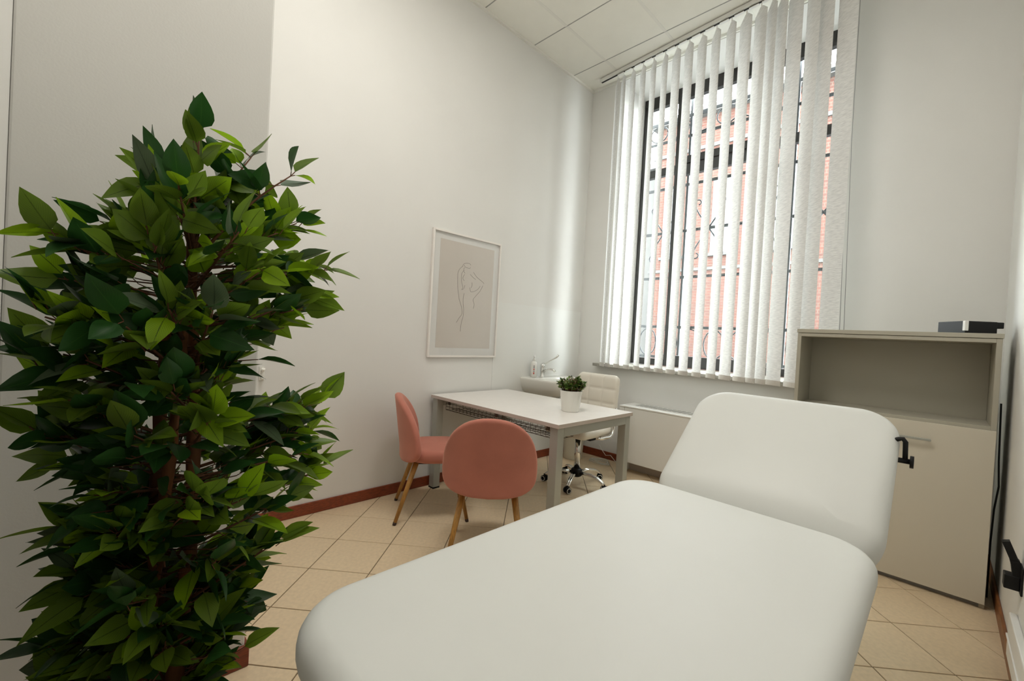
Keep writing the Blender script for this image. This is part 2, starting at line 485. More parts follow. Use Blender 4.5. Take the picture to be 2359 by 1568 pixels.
# baseboards
def skirting(name, m, x0, x1, y0, y1):
    return struct(MB().box(x0, x1, y0, y1, 0, 0.075, 0.004).build(name, m))
skirting('baseboard_left', M['skirt'], 0, 0.012, PY, 0)
skirting('baseboard_back', M['skirt'], 0.012, 0.70, -0.012, 0)
skirting('baseboard_partition', M['skirt'], PX, PX + 0.013, YF, PY + 0.012)
skirting('baseboard_partition_end', M['skirt'], 0.012, PX, PY, PY + 0.012)
skirting('baseboard_right', M['skirt2'], RW - 0.012, RW, YF + 0.013, 0)
skirting('baseboard_front', M['skirt'], PX + 0.013, 1.75, YF, YF + 0.012)

# door in the wall behind the camera
dr = empty('door_1', (2.32, YF, 0)); struct(dr)
MB().box(-0.42, 0.42, 0.0, 0.03, 0.004, 2.1, 0.004).build('door_leaf', M['whitelam'], dr)
for s in (-1, 1): MB().box(s * 0.46 - 0.04, s * 0.46 + 0.04, 0, 0.04, 0, 2.18, 0.004).build('door_jamb', M['skirt'], dr)
MB().box(-0.42, 0.42, 0, 0.04, 2.1, 2.18, 0.004).build('door_head', M['skirt'], dr)
MB().tube([(0.36, 0.03, 1.0), (0.36, 0.075, 1.0), (0.24, 0.075, 1.0)], 0.009).build('door_handle', M['chrome'], dr)

# ------------------------------------------------------------------ window
win = empty('window_1', ((OX0 + OX1) / 2, WY, OZ0)); struct(win)
wx = (OX0 + OX1) / 2
def wbox(name, x0, x1, z0, z1, y0=-0.0, y1=0.06, m='winframe', bev=0.004):
    return MB().box(x0 - wx, x1 - wx, y0, y1, z0 - OZ0, z1 - OZ0, bev).build(name, M[m], win)
B0, T0 = OZ0 + 0.005, OZ1
wbox('stile', OX0, OX0 + 0.066, B0, T0)
wbox('stile', OX1 - 0.066, OX1, B0, T0)
wbox('mullion', 0.738, 0.800, B0, T0)
wbox('mullion', 1.560, 1.625, B0, T0)
for x0, x1, zb, zt in ((OX0 + 0.066, 0.738, 0.07, 0.0), (0.80, 1.56, 0.115, 0), (1.625, OX1 - 0.066, 0.07, 0)):
    wbox('bottom_rail', x0, x1, B0, B0 + zb)
    wbox('top_rail', x0, x1, T0 - 0.125, T0)
wbox('transom', OX0 + 0.066, 0.738, 2.965, 3.045)
wbox('transom', 1.625, OX1 - 0.066, 2.985, 3.07)
wbox('transom', 0.80, 1.56, 2.925, 3.03)
wbox('transom', 0.80, 1.56, 3.036, 3.11, -0.008, 0.06)
for x0, x1 in ((OX0 + 0.066, 0.738), (0.80, 1.56), (1.625, OX1 - 0.066)):
    wbox('pane', x0, x1, B0 + 0.07, 2.965, 0.027, 0.031, 'glass', 0)
    wbox('pane', x0, x1, 3.05, T0 - 0.12, 0.027, 0.031, 'glass', 0)
MB().box(0.815 - wx, 0.835 - wx, -0.03, -0.008, 0.9, 1.02, 0.004).build('window_handle', M['winframe'], win)
# inner stone sill
sl = MB(); sl.box(0.245, OX1 + 0.11, -0.085, 0.0, OZ0 - 0.03, OZ0, 0.004)
sl.box(OX0, OX1, 0.0, WY + 0.06, OZ0 - 0.03, OZ0)
struct(sl.build('trim_1', M['marble']))

# ------------------------------------------------------------------ vertical blind
def blind_y(x): return -0.12 - 0.075 * x
vb = empty('vertical_blind', (0.20, blind_y(0.20), HC)); tag(vb, 'white fabric vertical blind with half open slats over the window', 'blind')
bro = vb.location.copy()
def bl(x, y, z): return (x - bro.x, y - bro.y, z - bro.z)
xa, xb = 0.19, 2.36
dirv = Vector((1, -0.075, 0)).normalized()
MB().bar(bl(xa, blind_y(xa), HC - 0.022), bl(xb, blind_y(xb), HC - 0.022), 0.045, 0.030).build('headrail', M['whitelam'], vb)
MB().bar(bl(xa + 0.01, blind_y(xa) , HC - 0.0395), bl(xb - 0.01, blind_y(xb), HC - 0.0395), 0.012, 0.006).build('rail_slot', M['slot'], vb)
slats = [(0.400, 39), (0.468, 38.5), (0.573, 35), (0.683, 37), (0.792, 39), (0.905, 39), (1.017, 32), (1.130, 33), (1.244, 33.5),
         (1.359, 38), (1.478, 38.5), (1.587, 32.5), (1.693, 34), (1.769, 43.5), (1.838, 42.5), (1.926, 31), (2.036, 41), (2.115, 38), (2.236, 26)]
ZB, ZT = 0.945, HC - 0.075
def slat_mesh():
    w = 0.127; n = 6
    mb = MB(); vv = []; rows = [(ZB - ZT, 1.0), (-1.4, 1.0), (-0.05, 1.0), (-0.012, 0.42), (0.0, 0.22)]
    for z, s in rows:
        for k in range(n + 1):
            u = (k / n - 0.5) * w * s
            vv.append((u, -0.007 * (1 - (2 * (k / n) - 1) ** 2) * s, z))
    fs = [(r * (n + 1) + k, r * (n + 1) + k + 1, (r + 1) * (n + 1) + k + 1, (r + 1) * (n + 1) + k) for r in range(len(rows) - 1) for k in range(n)]
    mb.add(vv, fs, smooth=True)
    return mb.mesh('slat', M['fabric'])
SM = slat_mesh()
wtb = MB(); wv = []
for z in (-0.001, 0.036):
    for s in (-0.0035, 0.0035):
        for k in range(7):
            u = (k / 6 - 0.5) * 0.129
            wv.append((u, -0.007 * (1 - (2 * k / 6 - 1) ** 2) + s, z))
wf = []
for k in range(6):
    wf += [(k, k + 1, 15 + k, 14 + k), (7 + k, 21 + k, 22 + k, 8 + k), (14 + k, 15 + k, 22 + k, 21 + k), (k, 7 + k, 8 + k, k + 1)]
wf += [(0, 14, 21, 7), (6, 13, 27, 20)]
wtb.add(wv, wf)
M['hem'] = mat('blind_hem', (0.62, 0.59, 0.54), 0.8, var=0.06, vscale=30)
WM = wtb.mesh('bottom_weight', M['hem'])
CMESH = MB().box(-0.035, 0.035, -0.012, 0.012, 0, 0.006, 0.001).mesh('carrier', M['whitelam'])
HMESH = MB().box(-0.004, 0.004, -0.002, 0.002, 0, 0.030).mesh('hook', M['whitelam'])
for i, (x, th) in enumerate(slats):
    y = blind_y(x)
    zoff = 0.012 - 0.0125 * x + random.uniform(-0.003, 0.003)
    o = link(bpy.data.objects.new('slat', SM), vb)
    o.location = bl(x, y, ZT)
    o.rotation_euler = (0, 0, -math.radians(th))
    w = link(bpy.data.objects.new('bottom_weight', WM), o)
    w.location = (0, 0, ZB - ZT)
    h = link(bpy.data.objects.new('hook', HMESH), vb); h.location = bl(x, y, ZT - 0.002)
    if i < len(slats) - 1:
        xm = (x + slats[i + 1][0]) / 2
        cobj = link(bpy.data.objects.new('carrier', CMESH), vb); cobj.location = bl(xm, blind_y(xm), HC - 0.052)
        cobj.rotation_euler = (0, 0, -0.075)
for dx in (0.0, 0.022):
    MB().tube([bl(2.272 + dx, blind_y(2.3) - 0.005, HC - 0.04), bl(2.276 + dx, blind_y(2.3) - 0.006, 2.6), bl(2.300 + dx, blind_y(2.3) - 0.004, 1.30)], 0.0016, 6).build('pull_cord', M['greyprint'], vb)

# ------------------------------------------------------------------ outside: grille, street, houses
gr = empty('iron_window_grille', (1.26, 0.75, 0.95)); tag(gr, 'dark wrought iron window grille with scrolls outside the glass', 'grille')
def gl(x, z): return (x - 1.26, 0, z - 0.95)
for z in (1.05, 1.385, 1.925, 2.425, 2.92, 3.445, 3.665):
    MB().bar(gl(0.2, z), gl(2.4, z), 0.012, 0.028).build('crossbar', M['iron'], gr)
for x in (0.28, 0.765, 1.25, 1.745, 2.23):
    MB().bar(gl(x, 0.96), gl(x, 4.0), 0.022, 0.022).build('upright', M['iron'], gr)
MB().box(-1.10, 1.10, -0.13, -0.11, -0.02, 0.0).build('fixing_plate', M['iron'], gr)
for x in (0.28, 2.23): MB().bar((x - 1.26, -0.13, 0.02), (x - 1.26, 0, 0.02), 0.02, 0.02).build('fixing_lug', M['iron'], gr)
def scroll(xc, fl, vert):
    pts = [(0.0, 0.0), (0.06, 0.085), (0.12, 0.185), (0.15, 0.255)]
    cx, cz, r0 = 0.115, 0.275, 0.042
    for k in range(12):
        t = k / 11; a = -0.3 + t * 1.55 * PI; r = r0 * (1 - 0.55 * t)
        pts.append((cx + r * math.cos(a), cz + r * math.sin(a)))
    return MB().tube([gl(xc + fl * p[0], 2.425 + vert * p[1]) for p in pts], 0.0075, 6)
for x0 in (0.28, 0.765, 1.25, 1.745):
    xc = x0 + 0.243
    for vert in (1, -1):
        for fl in (-1, 1):
            scroll(xc, fl, vert).build('scroll', M['iron'], gr)
    for fl in (-1, 1):
        pts = [gl(xc + fl * 0.12 + 0.10 * math.cos(a * PI / 8), 1.215 + 0.15 * math.sin(a * PI / 8)) for a in range(17)]
        MB().tube(pts, 0.007, 6).build('ring', M['iron'], gr)
        pts = [gl(xc + fl * 0.12 + 0.10 * math.cos(a * PI / 8), 3.555 + 0.09 * math.sin(a * PI / 8)) for a in range(17)]
        MB().tube(pts, 0.007, 6).build('ring', M['iron'], gr)

struct(MB().box(-14, 14, 0.62, 30, -0.6, -0.45).build('street_ground', M['asphalt']))
FY = 11.0
fb = empty('brick_building', (-1.0, FY, -0.45)); tag(fb, 'red brick building with white windows across the street', 'building')
def fbx(name, x0, x1, z0, z1, y0, y1, m, par=None):
    p = par or fb
    o = MB().box(x0 + 1.0, x1 + 1.0, y0, y1, z0 + 0.45, z1 + 0.45).build(name, M[m], p)
    return o
wins = []
for x0 in (-4.72, -3.02, -1.32, 0.38, 2.08):
    for z0, z1 in ((0.9, 3.0), (4.3, 7.3)):
        if z0 < 1: continue
        wins.append((x0 + 0.12, x0 + 0.80, z0, z1 - 0.5))
fbx('wall', -5.05, 4.0, -0.45, 9.0, 0.0, 3.0, 'brick')
fbx('cornice', -5.15, 4.1, 9.0, 9.25, -0.25, 3.1, 'stone')
fbx('string_course', -5.10, 4.05, 3.75, 3.85, -0.06, 0.0, 'stone')
fbx('string_course', -5.10, 4.05, 7.9, 8.02, -0.06, 0.0, 'stone')
for x0, x1, z0, z1 in wins:
    f = fbx('window', x0, x1, z0, z1, -0.05, 0.0, 'extblind')
    fbx('sill', x0 - 0.08, x1 + 0.08, z0 - 0.1, z0, -0.12, 0.0, 'stone', f)
    fbx('pane', x0 + 0.06, (x0 + x1) / 2 - 0.03, z0 + 0.08, z1 - 0.08, -0.06, -0.05, 'extblind', f)
    fbx('pane', (x0 + x1) / 2 + 0.03, x1 - 0.06, z0 + 0.08, z1 - 0.08, -0.06, -0.05, 'extblind', f)
pb = empty('plaster_house', (-8.0, FY + 0.4, -0.45)); tag(pb, 'pale plastered house seen left of the brick building', 'building')
MB().box(-3.5, 2.92, 0, 3, 0, 8.2).build('wall', M['stone'], pb)
MB().box(-3.6, 2.93, -0.2, 3.1, 8.2, 8.4).build('roof_edge', M['extblind'], pb)

# ------------------------------------------------------------------ added ceiling fill lights, out of view, that brighten the room
for a, b in sorted(FILL_LAMPS):
    x0, x1, y1, y0 = cxs[a], cxs[a + 1], cys[b], cys[b + 1]
    cx, cy = (x0 + x1) / 2, (y0 + y1) / 2
    where = {(3, 4): 'nearer the window', (2, 5): 'nearer the door'}[(a, b)]
    lt = empty('fill_lamp', (cx, cy, HC)); tag(lt, 'added out-of-view square ceiling fill light ' + where, 'lamp', 'added ceiling fill lights')
    h = 0.298
    fr = MB()
    fr.box(-h, h, -h, -h + 0.02, -0.006, 0.018); fr.box(-h, h, h - 0.02, h, -0.006, 0.018)
    fr.box(-h, -h + 0.02, -h + 0.02, h - 0.02, -0.006, 0.018); fr.box(h - 0.02, h, -h + 0.02, h - 0.02, -0.006, 0.018)
    fr.build('fill_lamp_frame', M['whitelam'], lt)
    MB().box(-h + 0.02, h - 0.02, -h + 0.02, h - 0.02, 0.002, 0.012).build('diffuser', M['whitelam'], lt)
    ld = bpy.data.lights.new('fill_lamp_light', 'AREA'); ld.shape = 'SQUARE'; ld.size = 0.54
    ld.energy = FILL_LAMP_W; ld.color = FILL_LAMP_COL
    lo = link(bpy.data.objects.new('fill_lamp_light', ld), lt); lo.location = (0, 0, -0.004)

# ------------------------------------------------------------------ framed picture
PY0, PY1, PZ0, PZ1 = -1.944, -1.237, 0.998, 1.988
pc = empty('framed_picture', (0, (PY0 + PY1) / 2, PZ0)); tag(pc, 'white framed line drawing of a standing figure on left wall', 'picture')
pyc = (PY0 + PY1) / 2
def pbx(name, y0, y1, z0, z1, x0, x1, m, bev=0.0):
    return MB().box(x0, x1, y0 - pyc, y1 - pyc, z0 - PZ0, z1 - PZ0, bev).build(name, M[m], pc)
fwid = 0.016
pbx('frame_side', PY0, PY0 + fwid, PZ0, PZ1, 0.001, 0.024, 'frame', 0.002)
pbx('frame_side', PY1 - fwid, PY1, PZ0, PZ1, 0.001, 0.024, 'frame', 0.002)
pbx('frame_top', PY0 + fwid, PY1 - fwid, PZ1 - fwid, PZ1, 0.001, 0.024, 'frame', 0.002)
pbx('frame_bottom', PY0 + fwid, PY1 - fwid, PZ0, PZ0 + fwid, 0.001, 0.024, 'frame', 0.002)
pbx('mount', PY0 + fwid, PY1 - fwid, PZ0 + fwid, PZ1 - fwid, 0.001, 0.008, 'mount')
pr = pbx('print', -1.867, -1.306, 1.073, 1.922, 0.008, 0.0095, 'print')
pbx('glass_pane', PY0 + fwid, PY1 - fwid, PZ0 + fwid, PZ1 - fwid, 0.017, 0.019, 'picglass')
# drawing: strokes given on the print in crop units (u right, v down) mapped to wall metres
def pt2(u, v):
    # bilinear fit of the print's corners
    s = (u - 330 + (v - 218) * 0.0494) / (532 + (v - 218) * 0.0165)
    ztop = 218 + s * 107; zbot = 1310 + s * 5
    t = (v - ztop) / (zbot - ztop)
    return (-1.867 + 0.561 * s, 1.922 - 0.849 * t)
strokes = [
    [(530, 490), (545, 465), (575, 458), (600, 462), (612, 478)],
    [(545, 475), (560, 500), (580, 505), (600, 510), (608, 500)],
    [(535, 490), (510, 510), (490, 545), (484, 600), (484, 680), (490, 750), (500, 820), (515, 870), (527, 915), (530, 960), (520, 985), (500, 1010), (475, 1055)],
    [(550, 500), (543, 520), (545, 545), (556, 560)],
    [(545, 530), (525, 560), (520, 610), (525, 660), (535, 700), (525, 725), (545, 712), (555, 680)],
    [(552, 570), (538, 595), (536, 615), (548, 635)],
    [(548, 760), (540, 810), (540, 860), (545, 920), (543, 980), (530, 1030), (520, 1080), (514, 1145)],
    [(608, 570), (635, 598), (665, 620)],
    [(640, 548), (670, 590), (700, 615), (740, 645), (752, 660)],
    [(740, 680), (715, 730), (690, 760), (655, 800), (640, 825), (650, 860), (650, 885), (643, 912)],
    [(712, 685), (690, 715), (660, 735), (625, 745), (610, 735), (606, 700)],
    [(625, 650), (628, 675), (618, 705)]]
for s in strokes:
    P = [pt2(*q) for q in s]
    # Catmull-Rom smoothing
    pts = []
    for k in range(len(P) - 1):
        p0, p1, p2, p3 = P[max(k - 1, 0)], P[k], P[k + 1], P[min(k + 2, len(P) - 1)]
        for t in (0, 0.25, 0.5, 0.75):
            c = [0.5 * (2 * p1[d] + (p2[d] - p0[d]) * t + (2 * p0[d] - 5 * p1[d] + 4 * p2[d] - p3[d]) * t * t + (-p0[d] + 3 * p1[d] - 3 * p2[d] + p3[d]) * t ** 3) for d in (0, 1)]
            pts.append((0.0096, c[0] - pyc, c[1] - PZ0))
    pts.append((0.0096, P[-1][0] - pyc, P[-1][1] - PZ0))
    MB().tube(pts, 0.0013, 5).build('drawn_line', M['ink'], pr)

# ------------------------------------------------------------------ desk
TXa, TXb, TYa, TYb, TZ = 0.03, 1.285, -1.895, -1.077, 0.7135
dk = empty('desk', ((TXa + TXb) / 2, (TYa + TYb) / 2, 0)); tag(dk, 'rectangular office desk with pale top and grey metal legs', 'desk')
dx, dy = dk.location.x, dk.location.y
def dbx(name, x0, x1, y0, y1, z0, z1, m, bev=0.0015):
    return MB().box(x0 - dx, x1 - dx, y0 - dy, y1 - dy, z0, z1, bev).build(name, M[m], dk)
top = MB(); top.box(TXa - dx, TXb - dx, TYa - dy, TYb - dy, TZ - 0.024, TZ, 0.0012)
top.mi = [0 if abs(sum(top.v[i][2] for i in f) / len(f) - TZ) < 0.0015 else 1 for f in top.f]
top.build('tabletop', [M['tabletop'], M['tedge']], dk)
LW = 0.058
for xx in (TXa + 0.012, TXb - 0.012 - LW):
    for yy in (TYa + 0.012, TYb - 0.012 - LW):
        lg = dbx('leg', xx, xx + LW, yy, yy + LW, 0.006, TZ - 0.024, 'gmetal', 0.003)
        MB().box(xx - dx - 0.001, xx + LW - dx + 0.001, yy - dy - 0.001, yy + LW - dy + 0.001, 0, 0.012).build('foot_glide', M['black'], lg)
    dbx('end_rail', xx, xx + LW, TYa + 0.012 + LW, TYb - 0.012 - LW, TZ - 0.024 - 0.056, TZ - 0.024, 'gmetal', 0.003)
dbx('long_rail', TXa + 0.07, TXb - 0.07, -1.50, -1.46, TZ - 0.060, TZ - 0.024, 'gmetal', 0.002)
# wire cable basket under the top
bk = MB()
bx0, bx1 = 0.10, 1.20; by0, by1 = -1.80, -1.64; bz0, bz1 = 0.600, 0.672
n = 26
for k in range(n + 1):
    x = bx0 + (bx1 - bx0) * k / n - dx
    bk.tube([(x, by0 - dy, bz1 if k % 2 else bz1 - 0.02), (x, by0 - dy, bz0), (x, by1 - dy, bz0), (x, by1 - dy, bz1)], 0.0016, 4)
for y, z in ((by0, bz0), (by0, bz0 + 0.026), (by0, bz0 + 0.052), (by0 + 0.055, bz0), (by0 + 0.11, bz0), (by1, bz0), (by1, bz1)):
    bk.tube([(bx0 - dx, y - dy, z), (bx1 - dx, y - dy, z)], 0.0021, 5)
bk.build('cable_basket', M['wire'], dk)
for x in (0.13, 0.66, 1.12):
    dbx('basket_bracket', x, x + 0.022, by0 - 0.004, by0 + 0.004, bz1 - 0.03, TZ - 0.024, 'wire')

# ------------------------------------------------------------------ potted plant on the desk
pp = empty('potted_plant', (1.035, -1.465, TZ)); tag(pp, 'small bushy green plant in white pot on the desk', 'plant')
MB().lathe([(0.054, 0), (0.058, 0.002), (0.060, 0.008), (0.0745, 0.136), (0.075, 0.140), (0.0725, 0.141), (0.070, 0.134), (0.068, 0.118)], n=40).build('pot', M['ceramic'], pp)
MB().lathe([(0.0675, 0.112), (0.0680, 0.119)], n=24).build('soil', M['soil'], pp)
def leaf_verts(L, W, bend, fold, nseg=6, nw=2, twist=0.0):
    vv = []; uv = []
    for i in range(nseg + 1):
        t = i / nseg
        w = W * (math.sin(PI * min(1, t ** 0.72)) ** 0.85) * (1 - 0.25 * t) if 0 < t < 1 else 0.001
        if t > 0.8: w *= 1.0 - (t - 0.8) * 1.6
        if w < 0.001: w = 0.0008
        for j in range(-nw, nw + 1):
            s = j / nw
            y = w * s * 0.5
            z = fold * abs(y) - bend * L * t * t + math.sin(t * 7 + s * 2) * 0.006 * L
            a = twist * t
            vv.append((L * t, y * math.cos(a) - z * math.sin(a) * 0.3, z + y * math.sin(a)))
            uv.append((t, 0.5 + 0.5 * s))
    m_ = 2 * nw + 1
    fs = [(i * m_ + j, (i + 1) * m_ + j, (i + 1) * m_ + j + 1, i * m_ + j + 1) for i in range(nseg) for j in range(m_ - 1)]
    return vv, uv, fs
def mesh_uv(name, vv, fs, uvs, mats, mis=None):
    me = bpy.data.meshes.new(name)
    me.from_pydata([tuple(v) for v in vv], [], fs)
    ul = me.uv_layers.new(name='UVMap')
    for l in me.loops: ul.data[l.index].uv = uvs[l.vertex_index]
    for m_ in mats: me.materials.append(m_)
    for k, p in enumerate(me.polygons):
        p.use_smooth = True
        if mis: p.material_index = mis[k]
    me.update()
    return me
rp = random.Random(3)
V, U, F, MI = [], [], [], []
stems = MB()
def add_leaf(V, U, F, MI, mtx, lv, mi):
    n0 = len(V); vv, uv, fs = lv
    V += [mtx @ Vector(p) for p in vv]; U += uv; F += [tuple(i + n0 for i in f) for f in fs]; MI += [mi] * len(fs)
for k in range(120):
    a = rp.uniform(0, 2 * PI); rr = 0.084 * math.sqrt(rp.random())
    h = 0.150 + 0.085 * math.sqrt(max(0, 1 - (rr / 0.092) ** 2)) * rp.uniform(0.75, 1.1)
    b0 = Vector((rr * 0.55 * math.cos(a), rr * 0.55 * math.sin(a), 0.112)); tip = Vector((rr * 1.1 * math.cos(a), rr * 1.1 * math.sin(a), h))
    stems.tube([b0, (b0 + tip) / 2 + Vector((0, 0, 0.006)), tip], 0.0012, 4)
    for q in range(6):
        f = rp.uniform(0.45, 1.0); p = b0.lerp(tip, f)
        az = a + rp.uniform(-1.6, 1.6); el = rp.uniform(-0.1, 0.9)
        mt = Matrix.Translation(p) @ Euler((rp.uniform(-0.6, 0.6), -el, az)).to_matrix().to_4x4()
        L = rp.uniform(0.018, 0.030)
        add_leaf(V, U, F, MI, mt, leaf_verts(L, L * 0.62, 0.15, 0.2, 3, 1), rp.choice([0, 0, 1, 1, 2]))
SML = [leaf_mat('small_leaf_dark', (0.03, 0.075, 0.018), (0.03, 0.07, 0.015)), leaf_mat('small_leaf', (0.10, 0.19, 0.03), (0.07, 0.14, 0.03)), leaf_mat('small_leaf_light', (0.24, 0.36, 0.08), (0.14, 0.22, 0.04))]
fo = link(bpy.data.objects.new('foliage', mesh_uv('foliage', V, F, U, SML, MI)), pp); tag(fo, kind='stuff')
stems.build('stems', M['twig'], pp)

# ------------------------------------------------------------------ pink chairs
def shell_mesh():
    """curved rounded backrest; local: x lateral, y forward, z up from seat"""
    n = 48
    hw, zb, zt = 0.275, 0.365, 0.785
    def outline(t):
        c, s = math.cos(t), math.sin(t)
        if s >= 0:
            e = 2.12; x = hw * math.copysign(abs(c) ** (2 / e), c); z = 0.49 + (zt - 0.49) * abs(s) ** (2 / e)
        else:
            e = 3.2; x = hw * math.copysign(abs(c) ** (2 / e), c); z = 0.49 - (0.49 - zb) * abs(s) ** (2 / e)
        return x, z
    R = 0.32
    def place(x, z, off):
        a = x / R
        y = R * (1 - math.cos(a)) * 0.95 - 0.20
        lean = -0.05 * max(0, (z - 0.42) / 0.36) ** 1.3
        nx, ny = -math.sin(a), math.cos(a)
        return (R * math.sin(a) + nx * off, y + lean + ny * off, z)
    rings = []
    seq = []
    for k in (0.03, 0.2, 0.4, 0.6, 0.78, 0.9): seq.append((k, -0.022 - 0.004 * (1 - k)))
    for k in range(7):
        a = -PI / 2 + PI * k / 6
        seq.append((0.93 + 0.07 * math.cos(a), 0.022 * math.sin(a)))
    for k in (0.9, 0.78, 0.6, 0.4, 0.2, 0.03): seq.append((k, 0.022 + 0.012 * (1 - k)))
    for k, off in seq:
        ring = []
        for j in range(n):
            x, z = outline(2 * PI * j / n)
            ring.append(place(x * k, 0.56 + (z - 0.56) * k, off))
        rings.append(ring)
    mb = MB(); mb.loft(rings, True, True)
    return mb.mesh('backrest', M['pink'])
SHELL = shell_mesh()
sb = MB(); pad(sb, 0.215, 0.215, 0.085, 0.17, 0.036, 0.016, 8, xf=lambda p: p + Vector((0, 0.025, 0.455)))
SEAT = sb.mesh('seat', M['pink'])
PLATE = MB().box(-0.13, 0.13, -0.11, 0.15, 0.352, 0.372, 0.004).mesh('seat_plate', M['black'])
def pink_chair(loc, phi, label):
    t = empty('dining_chair', loc, phi); tag(t, label, 'chair', 'pink velvet chairs at the desk')
    link(bpy.data.objects.new('seat', SEAT), t); link(bpy.data.objects.new('backrest', SHELL), t); link(bpy.data.objects.new('seat_plate', PLATE), t)
    for sx in (-1, 1):
        for sy in (-1, 1):
            a = Vector((sx * 0.135, sy * 0.125 + 0.01, 0.366)); b = Vector((sx * 0.197, sy * 0.232 - (0.014 if sy > 0 else 0.0), 0.0))
            e = a.lerp(b, 0.955)
            lg = MB().cyl(a, e, 0.0175, 0.0112, 14).build('leg', M['oak'], t)
            MB().cyl(e, b, 0.0118, 0.0105, 14).build('foot_cap', M['footcap'], lg)
    return t
pink_chair((1.048, -2.18, 0), math.radians(46), 'pink velvet chair with oak legs seen from behind, nearest the couch')
pink_chair((0.418, -2.118, 0), math.radians(-31), 'pink velvet chair with oak legs seen side-on, nearest the left wall')

# ------------------------------------------------------------------ swivel chair
oc = empty('swivel_chair', (0.685, -0.865, 0)); tag(oc, 'cream tufted swivel chair with chrome star base behind the desk', 'chair')
def tuft_pad(W, H, T, nu, nv, depth, name, xf, rc=0.05):
    GX, GY = 48, 48
    mb = MB(); vv = []; fs = []
    def shape(u, v):
        x = (u - 0.5) * W; y = (v - 0.5) * H
        # squircle rounding of the corners
        ax, ay = W / 2 - rc, H / 2 - rc
        ox, oy = abs(x) - ax, abs(y) - ay
        if ox > 0 and oy > 0:
            d = math.hypot(ox, oy); k = max(ox, oy) / d if d else 1
            x = math.copysign(ax + ox * k, x); y = math.copysign(ay + oy * k, y)
        edge = min(min(u, 1 - u) * W, min(v, 1 - v) * H)
        e = min(1, edge / 0.03); bul = math.sqrt(max(0, 1 - (1 - e) ** 2))
        tf = (abs(math.sin(PI * u * nu)) * abs(math.sin(PI * v * nv))) ** 0.35
        return x, y, bul, tf
    for side in (1, -1):
        for j in range(GY + 1):
            for i in range(GX + 1):
                x, y, bul, tf = shape(i / GX, j / GY)
                z = side * (T / 2) * bul + (depth * (tf - 1) * bul if side == 1 else 0)
                vv.append(xf(Vector((x, y, z))))
    N = (GX + 1) * (GY + 1)
    for s in (0, 1):
        for j in range(GY):
            for i in range(GX):
                a = s * N + j * (GX + 1) + i
                f = (a, a + 1, a + GX + 2, a + GX + 1)
                fs.append(f if s == 0 else f[::-1])
    mb.add(vv, fs, smooth=True)
    me = mb.mesh(name, M['leather'])
    bm = bmesh.new(); bm.from_mesh(me); bmesh.ops.remove_doubles(bm, verts=bm.verts, dist=0.0005); bmesh.ops.recalc_face_normals(bm, faces=bm.faces); bm.to_mesh(me); bm.free()
    return me
bkme = tuft_pad(0.42, 0.475, 0.065, 3, 4, 0.011, 'backrest', lambda p: Vector((p.x, 0.225 - p.z + p.y * 0.10, 0.672 + p.y)))
link(bpy.data.objects.new('backrest', bkme), oc)
stme = tuft_pad(0.42, 0.42, 0.08, 3, 3, 0.010, 'seat', lambda p: Vector((p.x, p.y - 0.015, 0.462 + p.z)))
link(bpy.data.objects.new('seat', stme), oc)
for s in (-1, 1):
    MB().tube([(s * 0.17, -0.02, 0.415), (s * 0.215, 0.02, 0.415), (s * 0.222, 0.12, 0.418), (s * 0.222, 0.155, 0.435), (s * 0.222, 0.172, 0.475), (s * 0.222, 0.20, 0.60), (s * 0.212, 0.215, 0.64)], 0.0115, 10).build('side_tube', M['chrome'], oc)
MB().box(-0.18, 0.18, -0.09, 0.06, 0.402, 0.424, 0.004).build('seat_plate', M['black'], oc)
MB().cyl((0, 0, 0.10), (0, 0, 0.405), 0.025, n=20).build('gas_column', M['chrome'], oc)
MB().lathe([(0.030, 0.062), (0.046, 0.072), (0.046, 0.118), (0.034, 0.130)], n=20).build('hub', M['black'], oc)
for k in range(5):
    a = math.radians(-68 + 72 * k); d = Vector((math.cos(a), math.sin(a), 0)); s = Vector((-math.sin(a), math.cos(a), 0))
    arm = MB()
    for off in (-0.011, 0.011):
        arm.tube([d * 0.035 + s * off + Vector((0, 0, 0.098)), d * 0.12 + s * off * 0.8 + Vector((0, 0, 0.102)), d * 0.20 + s * off * 0.7 + Vector((0, 0, 0.09)), d * 0.245 + s * off * 0.6 + Vector((0, 0, 0.066)), d * 0.256 + s * off * 0.6 + Vector((0, 0, 0.052))], 0.0105, 8)
    ao = arm.build('base_arm', M['chrome'], oc)
    ct = d * 0.262
    ca_ = a + 0.9
    ax = Vector((math.cos(ca_), math.sin(ca_), 0))
    cst = MB()
    for sg in (-1, 1):
        c0 = ct + ax * (sg * 0.006) + Vector((0, 0, 0.025)); c1 = ct + ax * (sg * 0.023) + Vector((0, 0, 0.025))
        cst.cyl(c0, c1, 0.025, 0.024, 18)
    cst.cyl(ct + Vector((0, 0, 0.03)), ct + Vector((0, 0, 0.06)), 0.008, n=8)
    co = cst.build('caster', M['black'], ao)
    for sg in (-1, 1):
        ring = MB(); cc = ct + ax * (sg * 0.0235) + Vector((0, 0, 0.025))
        e2 = Vector((0, 0, 1)); e1 = ax.cross(e2)
        ring.tube([cc + (e1 * math.cos(q * PI / 8) + e2 * math.sin(q * PI / 8)) * 0.0185 for q in range(17)], 0.0028, 5, caps=False)
        ring.build('caster_ring', M['whitelam'], ao)

